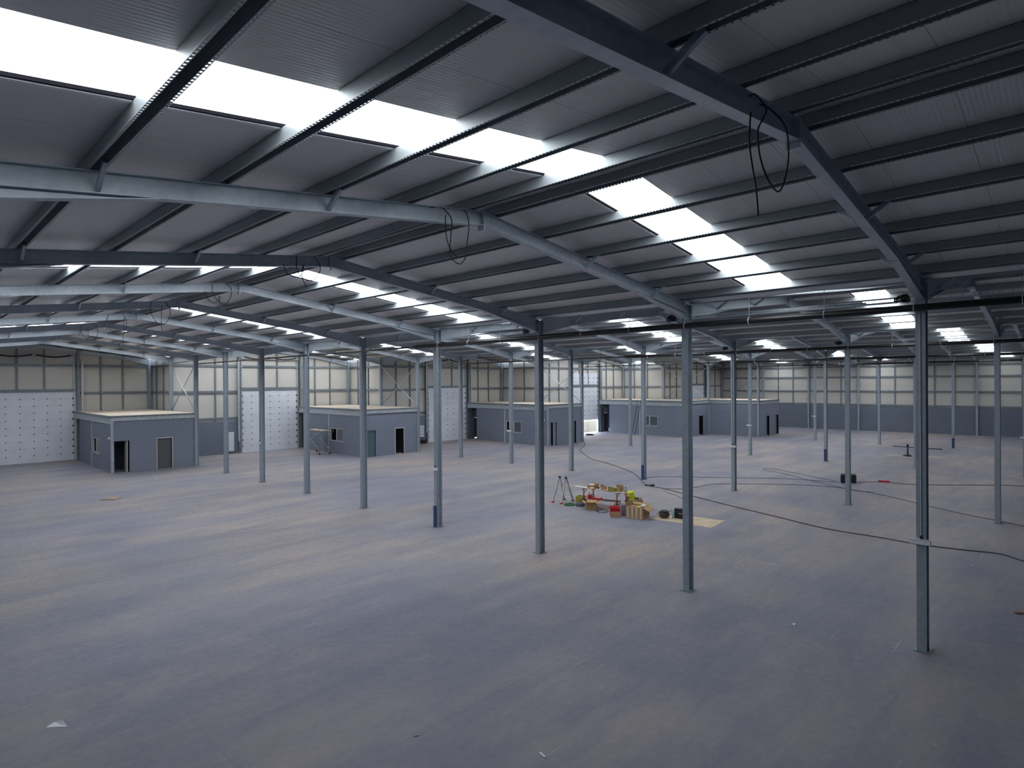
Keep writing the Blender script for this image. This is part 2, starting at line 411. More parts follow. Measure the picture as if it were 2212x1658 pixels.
rails_wall(w, lambda y, t, z: (X-t, y, z), YR+.1, END[4]-.21, (2.92, 4.45, 6.07, 7.27), st, ZE+.1)
MB().box(X-.16, X-.003, YR+.1, END[4]-.21, 0, 2.72).build('dado', 'dado', w)
mb = MB(); mb.box(R(0)-.4, R(0)-.3, YR, END[0]+.1, 0, ZE+SHEET+.05); struct('wall_left', mb, 'dado')
po = [(-.4, 0), (5*S+.3, 0)]
for u in range(4, -1, -1): po += [((u+1)*S+(.3 if u == 4 else 0), ZE+SHEET+.05), (u*S+S/2, ZE+RISE+SHEET+.05)]
po += [(-.4, ZE+SHEET+.05)]
mb = MB(); mb.prism(po, lambda a, b, t: (R(0)+a, YR+t, b), -.1, 0.); struct('wall_rear', mb, 'dado')

# ------------------------------------------------------------------ sectional doors
hinge_me = MB().box(-.035, 0.035, -.03, 0., -.045, .045).mesh('hinge'); hinge_me.materials.append(mat('hinge_steel', (.20, .21, .24), .5, .3))
roll_me = MB().box(-.05, .07, -.06, 0., -.07, .07).mesh('roller_bracket'); roll_me.materials.append(M['black'])
def sect_door(u):
    X = R(u); Y = END[u]-.07; dl, dr = 5.40, 10.22; lift = 1.46 if u == 3 else 0.
    n = 10; h = 5.22/n
    mb = MB()
    # one connected leaf: shallow V grooves between the sections
    prof = []
    for i in range(n):
        z0 = i*h; z1 = (i+1)*h
        prof += [(0.012 if i else 0., z0+.001), (0., z0+.014), (0., z1-.014)] + ([(0., z1)] if i == n-1 else [])
    vs = [(X+x, Y+t, lift+z) for t, z in prof for x in (dl, dr)]
    k = len(prof)
    fs = [(2*i, 2*i+1, 2*i+3, 2*i+2) for i in range(k-1)]
    vb = [(X+x, Y+.05, lift+z) for z in (0., 5.22) for x in (dl, dr)]
    b = len(vs)
    fs += [(b, b+2, b+3, b+1), (0, b, b+1, 1), (2*k-2, 2*k-1, b+3, b+2), tuple([b]+[2*i for i in range(k)]+[b+2])[::-1], tuple([b+1]+[2*i+1 for i in range(k)]+[b+3])]
    mb.add(vs+vb, fs)
    d = struct('door_%d' % (u+1), mb, 'door')
    d['label'] = ['white sectional door at the left edge of the photo, left of the nearest office block',
                  'white sectional door with grey cabinet beside it, behind the front column row',
                  'white sectional door between the second and third office blocks',
                  'white sectional door raised part way with daylight below it',
                  'white sectional door seen only above the roof of the fourth office block'][u]
    for i in range(1, n):
        for c in range(1, 6):
            link('hinge', hinge_me, d, (X+dl+(dr-dl)*c/6, Y, lift+i*h))
        for x in (dl+.0, dr-.02): link('roller_bracket', roll_me, d, (X+x, Y, lift+i*h))
    for x, zb in ((dl-.36, 1.0 if u < 3 else 2.9), (dr+.52, 2.85)):
        MB().box(X+x-.06, X+x+.06, Y-.30, Y-.20, zb, 7.6).build('guide_track', 'galv_light', d)
    MB().box(X+dl-.06, X+dl+.0, Y-.08, Y+.05, 0, 7.6).build('guide_rail', 'galv', d)
    MB().box(X+dr-.0, X+dr+.06, Y-.08, Y+.05, 0, 7.6).build('guide_rail', 'galv', d)
    p = [(X+dl-.1, Y-.25, 7.85), (X+dr+.1, Y-.25, 7.85)]
    MB().tube(p, .05, 10).build('spring_shaft', 'galv', d, True)
    if u < 3:
        for a, b2 in ((dl+.1, dl+2.3), (dl+2.5, dr-.2)):
            pts = smooth_path([(X+a+(b2-a)*t, Y-.3, 7.98-.16*math.sin(PI*t)) for t in (0, .25, .5, .75, 1)])
            MB().tube(pts, .05, 8).build('sagging_hose', 'black', d, True)
for u in range(5): sect_door(u)

# ------------------------------------------------------------------ outside, seen under the raised door
mb = MB(); mb.box(40, 120, 35, 110, -.30, -.22); struct('ground', mb, 'yard')
mb = MB(); mb.box(46.4, 61.0, 42.4, 42.6, -.22, 1.07)
for k in range(7): mb.box(47.4+2*k, 47.5+2*k, 42.36, 42.4, -.22, 1.07)
tag(mb.build('boundary_wall', 'blockwall'), 'pale block wall of the yard outside under the raised door', 'wall')
mb = MB()
for i in range(3000):
    x = 49+random.random()*13; z = -.2+random.random()*2.6; y = 42.75+random.random()*1.0; q = .05+random.random()*.07
    a, b = random.random()*6.3, random.random()*6.3
    d1 = Vector((math.cos(a), math.sin(a)*.5, math.sin(b)))*q; d2 = Vector((-math.sin(a)*.4, .5*math.cos(b), math.cos(a)))*q
    p = Vector((x, y, z)); mb.add([p-d1, p+d2, p+d1, p-d2], [(0,1,2,3)])
tag(mb.build('hedge', 'leaf'), 'green hedge foliage above the yard wall outside', 'hedge', kind='stuff')

# ================================================================== STEEL
# columns
def make_column(top):
    t = thing('steel_column', 'x', 'column')
    s = MB(); s.ibar((0,0,.015), (0,0,top), .26, .18, (1,0,0)); s.build('shaft', 'galv_col', t)
    MB().box(-.19, .19, -.15, .15, 0, .015).build('base_plate', 'galv_dark', t)
    st_ = MB()
    for z in (7.58, 7.36):
        st_.box(-.118, .118, .006, .088, z-.006, z+.006); 
    st_.build('stiffener', 'galv', t)
    return t
col0 = make_column(7.78)
GREEK = ['first', 'second', 'third', 'fourth', 'fifth', 'sixth', 'seventh', 'eighth', 'ninth', 'tenth', 'eleventh']
first = True
for i in range(1, 6):
    n = 12-i if i < 5 else 7
    for k in range(n):
        # a column that no view shows at the near right is left out
        if i == 5 and k == 0 or i in (3, 4) and k == 0: pass
        x = R(i) if i < 5 else R(5)-.02
        c = col0 if first else copy_tree(col0)
        first = False
        c.location = (x, F(k), 0)
        who = GREEK[k]
        if i < 5:
            extra = ''
            if k == 8-i+1-0 and False: extra = ''
            lab = 'galvanised steel column, %s from the right in the %s' % (who, ROWN[i-1])
        else: lab = 'galvanised steel wall column, %s from the right along the grey-based right wall' % who
        tag(c, lab, 'column', 'steel columns of the hall')
        if (i, k) in ((1, 3), (2, 3), (3, 2), (4, 1)):
            MB().box(-.19, -.13, -.07, .07, .02, .85).build('base_sleeve', 'blue', c)['label'] = 'dark blue sleeve at the foot of the column'
# rafters
def make_rafter():
    t = thing('roof_rafter', 'x', 'rafter')
    D = .25; W = .15
    for sx in (0, 1):
        fx = (lambda x: S-x) if sx else (lambda x: x)
        b = MB(); b.ibar((fx(.135), 0, ztop(.135)-D/2), (fx(S/2-.012), 0, ztop(S/2-.012)-D/2), D, W); b.build('beam', 'galv', t)
        h = MB()
        z0 = ztop(.135)-D; L = 2.35; dep = .19
        h.add([(fx(.135), -.005, z0), (fx(.135), -.005, z0-dep), (fx(.135+L), -.005, ztop(.135+L)-D), (fx(.135), .005, z0), (fx(.135), .005, z0-dep), (fx(.135+L), .005, ztop(.135+L)-D)],
              [(0,1,2), (5,4,3), (0,3,4,1), (1,4,5,2), (2,5,3,0)])
        p0 = Vector((fx(.135), 0, z0-dep)); p1 = Vector((fx(.135+L), 0, ztop(.135+L)-D-.004))
        h.bar(p0, p1, W, .012)
        h.build('haunch', 'galv', t)
        for d in (PUR[2], PUR[4]):
            x = fx(S/2-d)
            for sy in (-1, 1):
                MB().bar((x+.03, sy*.008, ztop(S/2-d)-D+.05), (x+.03, sy*.36, ztop(S/2-d)+.035), .07, .045, (1,0,0)).build('stay', 'galv', t)
    MB().box(S/2-.014, S/2+.014, -W/2-.005, W/2+.005, ztop(S/2)-D-.085, ztop(S/2)+.01).build('apex_plate', 'galv', t)
    return t
raf0 = make_rafter(); first = True
for u in range(5):
    for k in range(0, 11-u):
        r = raf0 if first else copy_tree(raf0)
        first = False
        r.location = (R(u), F(k), 0)
        tag(r, 'galvanised pitched steel rafter, %s from the camera under the %s' % (ORD[k], SPAN[u]), 'rafter', 'pitched steel rafters')
# purlins: top-hat section, holes along both lips
def purlin_mesh(L, perforated):
    mb = MB(); lw, w, h = .032, .052, PUR_H
    a = [(-w-lw, .012), (-w-lw, 0.), (-w, 0.), (-w+.006, h), (w-.006, h), (w, 0.), (w+lw, 0.), (w+lw, .012)]
    def strip(i, y0, y1):
        p, q = a[i], a[i+1]
        mb.add([(p[0], y0, p[1]), (q[0], y0, q[1]), (q[0], y1, q[1]), (p[0], y1, p[1])], [(0,1,2,3)])
    for i in (0, 2, 3, 4, 6): strip(i, 0, L)
    for i in (1, 5):
        if not perforated: strip(i, 0, L); continue
        p, q = a[i], a[i+1]; y = 0.
        ya, yb = perforated; strip(i, 0, ya); strip(i, yb, L)
        n = int((yb-ya)/.06); pt = (yb-ya)/n; hx = .011; cx = (p[0]+q[0])/2
        for j in range(n):
            s0 = ya+j*pt; s1 = s0+pt; c = (s0+s1)/2
            # plate with an octagonal hole, eight quads
            out = [(p[0], s0), (cx, s0), (q[0], s0), (q[0], c), (q[0], s1), (cx, s1), (p[0], s1), (p[0], c)]
            inn = [(cx+hx*1.15*math.cos(t), c+hx*1.15*math.sin(t)) for t in [PI*1.25+k*PI/4 for k in range(8)]]
            mb.add([(x, yy, 0.) for x, yy in out+inn], [(k, (k+1) % 8, (k+1) % 8+8, k+8) for k in range(8)])
    me = mb.mesh('roof_purlin'); me.materials.append(M['purlin']); return me
for u in range(5):
    y0, y1 = YR+.02, END[u]-.02
    me = purlin_mesh(y1-y0, (3.6, 22.) if u == 0 else None)
    for sx, side in ((-1, 'left'), (1, 'right')):
        for j, d in enumerate(PUR):
            o = link('roof_purlin', me); x = S/2+sx*d
            o.location = (R(u)+x, y0, ztop(x)+.006); o.rotation_euler = (0, sx*ANG, 0)
            tag(o, 'long steel purlin, %s from the ridge on the %s slope of the %s' % (['first', 'second', 'third', 'fourth', 'fifth', 'sixth'][j], side, SPAN[u]), 'purlin', 'steel roof purlins')
# rooflights
nth = ['nearest', 'second nearest', 'third nearest', 'fourth nearest', 'farthest']
for u in range(5):
    bays = sky_bays(u)
    for bi, k in enumerate(bays):
        for sx, side in ((-1, 'left'), (1, 'right')):
            a, b = F(k)+SK0, F(k)+SK1
            t = thing('rooflight', 'bright translucent rooflight strip, %s on the %s slope of the %s' % (nth[bi] if bi < len(bays)-1 or len(bays) < 3 else 'farthest', side, SPAN[u]), 'rooflight', (R(u)+S/2, a, 0), 0, 'rooflight strips')
            L = b-a; d0, d1 = PUR[0]+.05, PUR[5]+.05
            f = lambda d: (sx*d, ztop(S/2-d)+SHEET)
            (x0, z0), (x1, z1) = f(d0), f(d1)
            o = .03
            mb = MB(); mb.add([(x0, 0, z0+o), (x1, 0, z1+o), (x1, L, z1+o), (x0, L, z0+o), (x0, 0, z0+o+.02), (x1, 0, z1+o+.02), (x1, L, z1+o+.02), (x0, L, z0+o+.02)],
                              [(0,3,2,1),(4,5,6,7),(0,1,5,4),(1,2,6,5),(2,3,7,6),(3,0,4,7)])
            mb.build('panel', ('glow_near' if u == 0 else 'glow_mid') if k == 0 else 'glow', t)
            mb = MB(); mb.bar((x0, L-.012, z0+.012), (x1, L-.012, z1+.012), .024, .034); mb.build('gasket', 'gasket', t)
            mb = MB(); mb.bar((x0, L+.035, z0-.006), (x1, L+.035, z1-.006), .05, .012); mb.build('edge_trim', 'trim', t)
# valley gutters
for i in range(1, 5):
    mb = MB(); y0, y1 = YR+.05, F(10-i)-.3
    pr = [(-.34, 8.01), (-.34, 7.855), (.34, 7.855), (.34, 8.01), (.325, 8.01), (.325, 7.87), (-.325, 7.87), (-.325, 8.01)]
    mb.prism(pr, lambda a, b, t, i=i: (R(i)+a, t, b), y0, y1)
    tag(mb.build('valley_gutter', 'galv_light'), 'pale metal valley gutter running over the %s' % ROWN[i-1], 'gutter', 'valley gutters')
# cross braces above the offices, in the column rows
for i in range(1, 5):
    ya, yb = F(9-i)+.1, F(10-i)-.1; x = R(i)
    t = thing('cross_brace', 'diagonal steel cross brace above the %s office block' % ['nearest', 'second', 'third', 'fourth'][i-1], 'brace', (x, ya, 3.75), 0, 'cross braces over the offices')
    L = yb-ya
    MB().tube([(-.03, 0, 0.05), (-.03, L, 3.5)], .035, 8).build('brace_bar', 'galv', t, True)
    MB().tube([(.05, L, 0.05), (.05, 0, 3.5)], .035, 8).build('brace_bar', 'galv_light', t, True)
t = thing('cross_brace', 'diagonal steel cross brace on the right wall beyond the farthest office block', 'brace', (R(5)-.2, F(5)+.1, 2.9), 0, 'cross braces over the offices')
MB().tube([(-.0, 0, 0), (-.0, BAY-.3, 4.3)], .035, 8).build('brace_bar', 'galv', t, True)
MB().tube([(-.08, BAY-.3, 0), (-.08, 0, 4.3)], .035, 8).build('brace_bar', 'galv', t, True)

# ------------------------------------------------------------------ services along the column rows
for i in range(1, 5):
    x = R(i)-.33; z = 7.20; yb = F(3)+.9; ye = F(8-i+1)-.6
    t = thing('drain_pipe', 'black drainage pipe hung along the %s' % ROWN[i-1], 'pipe', (x, 0, z), 0, 'black roof drainage pipes')
    yy = [-2.6, F(0)+.6, F(0)+.75, F(2)+.3, F(2)+.45, yb, yb+.15, ye]; rr = [.072, .072, .078, .078, .084, .084, .036, .036]
    MB().tube([(0, a, -.002*a) for a in yy], rr, 16).build('pipe_run', 'pipe', t, True)
    j = 0; y = -.9
    while y < ye-.3:
        r = .078 if y < F(0)+.7 else .084 if y < F(2)+.4 else .09 if y < yb else .042
        zc = -.002*y
        MB().tube([(0, y, zc+r), (0, y, .60)], .006, 6).build('hanger_rod', 'galv_light', t)
        ring = [(math.cos(a)*r, y, zc+math.sin(a)*r) for a in [2*PI*q/16 for q in range(16)]]
        MB().tube(ring, .008, 6, False, True).build('hanger_band', 'white', t)
        y += 1.72
# wire basket trays
for i in (1, 2):
    mb = MB(); x = R(i)+.30; z = 7.42; y0, y1 = -2., F(4 if i == 1 else 3)+1
    for dx, dz in ((-.1, .06), (-.1, 0), (0, 0), (.1, 0), (.1, .06)): mb.tube([(x+dx, y0, z+dz), (x+dx, y1, z+dz)], .005, 5)
    y = y0
    while y < y1:
        mb.tube([(x-.1, y, z+.10), (x-.1, y, z), (x+.1, y, z), (x+.1, y, z+.10)], .0045, 4); y += .2
    tag(mb.build('cable_tray', 'galv'), 'thin wire basket cable tray beside the drainage pipe of the %s' % ROWN[i-1], 'cable tray')
for n_, (dx, dz, y0, y1) in enumerate(((.46, 7.46, 3.6, 7.2), (.52, 7.50, 4.2, 8.0), (.58, 7.44, 3.0, 6.4))):
    tag(MB().tube([(R(1)+dx, y0, dz), (R(1)+dx, y1, dz)], .02, 8).build('conduit_length', 'galv_light', None, True), 'loose pale conduit length beside the nearest cable tray, the %s of three' % ['left', 'middle', 'right'][n_], 'conduit', 'conduit lengths by the cable tray')
# hanging wire drops and coils at the column heads
for n_, (i, k) in enumerate(((1, 0), (1, 1), (1, 2), (2, 2), (2, 1))):
    mb = MB(); cx, cy, cz = R(i)-.33, F(k)+.27, 7.41
    pts = []; rn = random.Random(n_)
    for q in range(72):
        a = q*2*PI/12; tilt = .5*math.sin(q*.31+n_); rr = .06+.02*math.sin(q*1.3+n_)
        p = Vector((rr*math.sin(a)*tilt, rr*1.3*math.cos(a), rr*math.sin(a)))
        pts.append((cx+p.x+.03*math.sin(q*.7), cy+p.y+.06*math.sin(q*.23), cz+p.z))
    mb.tube(smooth_path(pts, 2), .015, 6)
    tag(mb.build('cable_coil', 'cable', None, True), 'bunched black cable coil at the head of the %s column of the %s' % (GREEK[k], ROWN[i-1]), 'cable')
# emergency lights on the columns
em = None
for i, k in ((1, 0), (1, 3), (1, 6), (2, 2), (2, 5), (3, 3), (4, 3), (3, 0)):
    lab = 'white light box on the %s column from the right, %s' % (GREEK[k], ROWN[i-1])
    if em is None:
        em = thing('emergency_light', lab, 'light', (0, 0, 2.31), 0, 'emergency lights on the columns')
        MB().box(-.06, 0, -.17, .21, -.055, .055).build('housing', 'bucket', em)
        MB().box(-.068, -.058, -.16, .20, -.05, .01).build('diffuser', 'white', em)
        MB().tube([(-.012, 0, .05), (-.012, 0, 4.8)], .012, 6).build('conduit', 'galv_light', em)
        MB().box(-.03, 0., -.02, .02, .055, .13).build('cable_gland', 'black', em)
        o = em
    else: o = copy_tree(em)
    o.location = (R(i)-.131, F(k), 2.31); o['label'] = lab
# cables looped over the rafters near the first ridge
LOOPS = [
 (0, [(5.82,8.47),(5.92,8.52),(6.12,8.55),(6.24,8.48),(6.22,8.38),(6.1,8.23),(6.08,7.99),(6.15,7.80),(6.31,7.70),(6.53,7.70),(6.73,7.80),(6.89,7.98),(6.92,8.14),(6.84,8.3),(6.67,8.45),(6.47,8.58),(6.36,8.60)], [(5.80,8.30),(5.78,8.19),(5.76,8.0),(5.83,7.79),(5.92,7.58),(5.97,7.34)]),
 (1, [(6.24,8.60),(6.41,8.64),(6.53,8.58),(6.6,8.45),(6.61,8.24),(6.59,7.98),(6.59,7.82),(6.65,7.75),(6.75,7.72),(6.85,7.78),(6.94,7.89),(6.98,8.12),(7.01,8.37),(7.01,8.55),(6.96,8.68),(6.82,8.71)], [(6.46,8.5),(6.45,8.3),(6.5,8.05),(6.62,7.88),(6.75,7.84)]),
 (2, [(6.58,8.68),(6.52,8.53),(6.52,8.34),(6.62,8.19),(6.82,8.10),(7.0,8.19),(7.12,8.4),(7.09,8.61),(6.97,8.70)], [(6.2,8.40),(6.3,8.2),(6.5,8.14),(6.66,8.25),(6.68,8.45),(6.64,8.2),(6.75,7.95)]),
 (3, [(6.65,8.66),(6.6,8.4),(6.73,8.18),(6.95,8.08),(7.13,8.31),(7.18,8.59),(7.0,8.72)], [(6.4,8.4),(6.5,8.15),(6.7,8.1),(6.8,8.3),(6.78,7.9)]),
 (4, [(6.5,8.64),(6.45,8.3),(6.6,7.95),(6.85,7.85),(7.05,8.1),(7.08,8.4),(6.95,8.70)], [(6.8,8.5),(6.78,8.0),(6.8,7.6)]),
 (5, [(6.4,8.62),(6.3,8.3),(6.5,7.9),(6.8,7.8),(7.0,8.1),(7.0,8.4),(6.9,8.70)], [(6.9,8.5),(6.9,8.0),(6.85,7.5)]),
 (6, [(6.5,8.64),(6.4,8.3),(6.6,7.95),(6.9,7.9),(7.1,8.2),(7.05,8.5),(6.9,8.70)], [(6.7,8.4),(6.7,7.9)]),
]
for k, lp, tail in LOOPS:
    t = thing('hanging_cable', 'black cable hanging in a loop from the %s rafter of the nearest roof span' % ORD[k], 'cable', (0, F(k)-.125, 0), 0, 'cables hanging from the rafters')
    n = len(lp)
    MB().tube(smooth_path([(x, .09*min(1, max(0, (z-8.5)/.1))-.03*math.sin(j), z) for j, (x, z) in enumerate(lp)], 6), .009, 6).build('loop', 'cable', t, True)
    MB().tube(smooth_path([(x, -.02, z) for x, z in tail], 6), .009, 6).build('tail', 'cable', t, True)

# ================================================================== OFFICES
def office(u, label):
    xl, xr = R(u)+10.3, R(u+1)-.135; W = xr-xl; yf = F(8-u); Dp = F(10-u)-yf-.02; wl = Dp-1.38
    t = thing('office_block', label, 'office', (xl, yf, 0), 0, 'grey office blocks')
    doors = {0: [(.12, .98), (2.62, 3.52)], 1: [(.20, .95), (2.82, 3.62)], 2: [(.42, 1.22), (3.75, 4.1)], 3: [(2.85, 3.75)]}[u]
    mb = MB(); mb.holed(0, W, 0, 3.34, [(a, b, -1, 2.06) for a, b in doors], lambda a, b, s_: (a, s_, b), .0, .15); mb.build('front_wall', 'office', t)
    mb = MB(); mb.holed(.152, wl, 0, 3.16, [(3.2, 5.2, 1.0, 2.06)], lambda a, b, s_: (s_, a, b), .0, .15); mb.build('side_wall', 'office', t)
    MB().box(W-.15, W, .152, wl, 0, 3.34).build('side_wall', 'office', t)
    MB().box(.152, W-.152, wl-.15, wl, 0, 3.34).build('rear_wall', 'office', t)
    MB().box(.152, W-.152, 3.0, 3.1, 0, 3.34).build('partition_wall', 'office', t)
    MB().box(-.06, W+.02, -.06, Dp, 3.60, 3.70).build('deck', 'deck', t)
    MB().box(-.075, W+.02, -.085, -.061, 3.58, 3.705).build('deck_edge', 'galv_dark', t); MB().box(-.085, -.061, -.06, Dp, 3.58, 3.705).build('deck_edge', 'galv_dark', t)
    mb = MB(); mb.box(-.06, W+.02, -.07, .16, 3.36, 3.60); mb.build('front_beam', 'galv_light', t)
    mb = MB(); mb.ibar((.04, .17, 3.385), (.04, Dp, 3.385), .43, .18); mb.build('side_beam', 'galv_light', t)
    mb = MB(); mb.ibar((.02, -.05, 0), (.02, -.05, 3.36), .16, .16, (1,0,0)); mb.build('corner_post', 'galv_light', t)
    MB().box(-.035, .0, BAY-.06, BAY+.06, 0, 3.17).build('wall_post', 'galv', t)
    MB().tube([(-.02, BAY-.7, 1.7), (-.02, BAY-.7, 3.15)], .012, 6).build('conduit', 'galv', t)
    fr = MB()
    for y0, y1, z0, z1 in ((3.2, 5.2, 1.0, 1.06), (3.2, 5.2, 2.0, 2.06), (3.2, 3.26, 1.06, 2.0), (5.14, 5.2, 1.06, 2.0), (4.15, 4.25, 1.06, 2.0)): fr.box(.01, .09, y0, y1, z0, z1)
    win = fr.build('window', 'frame', t)
    MB().box(.04, .05, 3.26, 4.15, 1.06, 2.0).build('pane', 'glass', win)
    if u in (3,): MB().box(.06, .07, 4.25, 5.14, 1.06, 2.0).build('pane', 'glass', win)
    for n_, (a, b) in enumerate(doors):
        f2 = MB()
        f2.prism([(a-.05, 0), (a, 0), (a, 2.06), (b, 2.06), (b, 0), (b+.05, 0), (b+.05, 2.12), (a-.05, 2.12)], lambda p, q, s_: (p, s_, q), -.03, .16)
        fm = 'frame' if (u, n_) in ((0, 1), (1, 1)) else 'office'
        fo = f2.build('door_frame', fm, t)
        if (u, n_) == (1, 0): MB().box(a+.01, b-.01, .05, .09, .01, 2.05).build('door_leaf', 'teal', fo)['label'] = 'dark teal door leaf'
        elif (u, n_) == (0, 1): MB().box(a+.01, b-.01, .10, .14, .01, 2.05).build('door_leaf', 'darkgrey', fo)['label'] = 'dark grey door leaf'
        elif (u, n_) == (0, 0): MB().box(b-.14, b-.09, -.55+.58, .6, .01, 2.04).build('door_leaf', 'frame', fo)['label'] = 'pale door leaf standing open'
        elif (u, n_) == (2, 0): MB().box(a+.38, b-.01, .06, .10, .01, 2.04).build('door_leaf', 'office', fo)['label'] = 'grey door leaf half open'
        elif (u, n_) == (2, 1): MB().box(a+.01, b-.01, .10, .14, .01, 2.05).build('door_leaf', 'darkgrey', fo)['label'] = 'dark grey door leaf'
    return t
office(0, 'grey office block nearest the left edge, white sectional door on its left')
office(1, 'grey office block with a scaffold tower at its side')
office(2, 'grey office block left of the part-raised door with daylight under it')
office(3, 'grey office block with long ladders leaning on its side wall')
# the last block stands on the left of the farthest span
xl, yf = R(4)+.14, F(4)-.05
t = thing('office_block', 'grey office block farthest right, two dark doorways in its front', 'office', (xl, yf, 0), 0, 'grey office blocks')
W = 5.25; Dp = F(6)-yf-.25
mb = MB(); mb.holed(0, W, 0, 3.36, [(1.72, 2.55, -1, 2.06), (4.35, 5.15, -1, 2.06)], lambda a, b, s_: (a, s_, b), 0., .15); mb.build('front_wall', 'office', t)
MB().box(0, .15, .152, Dp, 0, 3.36).build('side_wall', 'office', t)
MB().box(W-.15, W, .152, Dp, 0, 3.36).build('side_wall', 'office', t)
MB().box(.152, W-.152, 2.6, 2.75, 0, 3.36).build('partition_wall', 'office', t)
MB().box(-.08, W+.1, -.08, Dp, 3.58, 3.70).build('deck', 'deck', t)
MB().box(-.10, W+.1, -.105, -.081, 3.56, 3.705).build('deck_edge', 'galv_dark', t); MB().box(-.105, -.081, -.08, Dp, 3.56, 3.705).build('deck_edge', 'galv_dark', t)
MB().box(-.06, W+.08, -.05, .15, 3.362, 3.578).build('front_beam', 'galv_light', t)
MB().box(-.06, .14, .152, Dp, 3.362, 3.578).build('side_beam', 'galv_light', t)
for a, b in ((1.72, 2.55), (4.35, 5.15)):
    f2 = MB(); f2.prism([(a-.05, 0), (a, 0), (a, 2.06), (b, 2.06), (b, 0), (b+.05, 0), (b+.05, 2.12), (a-.05, 2.12)], lambda p, q, s_: (p, s_, q), -.03, .16)
    fo = f2.build('door_frame', 'office', t)
    MB().box(a+.01, a+.52, .09, .13, .01, 2.04).build('door_leaf', 'darkgrey', fo)

#PROPS
# ================================================================== THINGS ON THE FLOOR
# telescopic ladder opened as an A
t = thing('folding_ladder', 'aluminium telescopic ladder standing open as an A beside the trestle table', 'ladder', (22.25, 17.95, 0))
rails = MB()
for side, bx in ((-1, -.43), (1, .43)):
    bot = [Vector((bx, -.26, .03)), Vector((bx, .26, .03))]; top = [Vector((side*.045, -.19, 1.13)), Vector((side*.045, .19, 1.13))]
    for q in (0, 1):
        MB().bar(bot[q], top[q], .075, .034, (0, 1, 0)).build('rail', 'alu', t)
        a = bot[q].lerp(top[q], .0); b = bot[q].lerp(top[q], .62)
        o = .03 if q else -.03
        MB().bar(a+Vector((0, o, 0)), b+Vector((0, o, 0)), .06, .03, (0, 1, 0)).build('sliding_rail', 'alu', t)
        MB().box(bot[q].x-.05, bot[q].x+.05, bot[q].y-.05, bot[q].y+.05, 0, .06).build('foot', 'red' if side < 0 else 'rust', t)['label'] = 'red foot of the ladder' if side < 0 else 'rusty brown foot of the ladder'
    for k in range(4):
        f = .12+.235*k
        p0 = bot[0].lerp(top[0], f); p1 = bot[1].lerp(top[1], f)
        MB().tube([p0, p1], .016, 8).build('rung', 'alu', t)
        for p in (p0, p1): MB().box(p.x-.024, p.x+.024, p.y-.022, p.y+.022, p.z-.022, p.z+.022).build('rung_lock', 'red' if side < 0 else 'darkgrey', t)
for q in (-.19, .19):
    mb = MB(); mb.tube([(0, q-.03, 1.16), (0, q+.03, 1.16)], .062, 14); mb.build('hinge', 'black', t, True)['label'] = 'black hinge joint at the top of the ladder'
# two builder's trestles
def trestle(label, y):
    t = thing('trestle', label, 'trestle', (22.85, y, 0), 0, 'rusty trestles under the boards')
    for x in (-.38, .38):
        MB().tube([(x, 0, .18), (x, 0, .70)], .024, 10).build('post', 'rust', t, True)
        MB().tube([(x, 0, .30), (x, 0, .50)], .032, 10).build('sleeve', 'rust', t, True)
        for dx, dy in ((0, -.28), (0, .28), (-.22 if x < 0 else .22, 0)):
            MB().tube([(x+dx*.15, dy*.15, .30), (x+dx, dy, .015)], .017, 8).build('leg', 'rust', t, True)
        MB().tube([(x, .0, .52), (x+(.24 if x < 0 else -.24), 0, .69)], .014, 8).build('strut', 'rust', t, True)
    MB().bar((-.46, 0, .715), (.46, 0, .715), .06, .03).build('crossbar', 'rust', t)
    MB().bar((-.38, 0, .22), (.38, 0, .22), .045, .03).build('lower_bar', 'rust', t)
trestle('rusty trestle carrying the left end of the work boards, nearer the ladder', 16.88)
trestle('rusty trestle carrying the right end of the work boards, nearer the hi-vis vest', 15.05)
board = MB(); board.bar((22.62, 17.5, .745), (22.79, 14.45, .745), .34, .026)
tag(board.build('work_board', 'wood'), 'long pale board lying on two trestles as a work table', 'board')
board = MB(); board.bar((22.74, 17.0, .255), (22.92, 14.75, .255), .34, .024)
tag(board.build('shelf_board', 'wood'), 'lower pale board resting on the trestle bars as a shelf', 'board')
for n_, (a, b, lab) in enumerate((((22.62, 15.98, .285), (22.85, 15.1, .285), 'grey metal bar lying on the lower shelf board, nearer the front'), ((22.83, 16.0, .285), (23.03, 15.2, .285), 'grey metal bar lying on the lower shelf board, nearer the back'))):
    tag(MB().bar(a, b, .05, .034).build('metal_bar', 'darkgrey'), lab, 'bar')
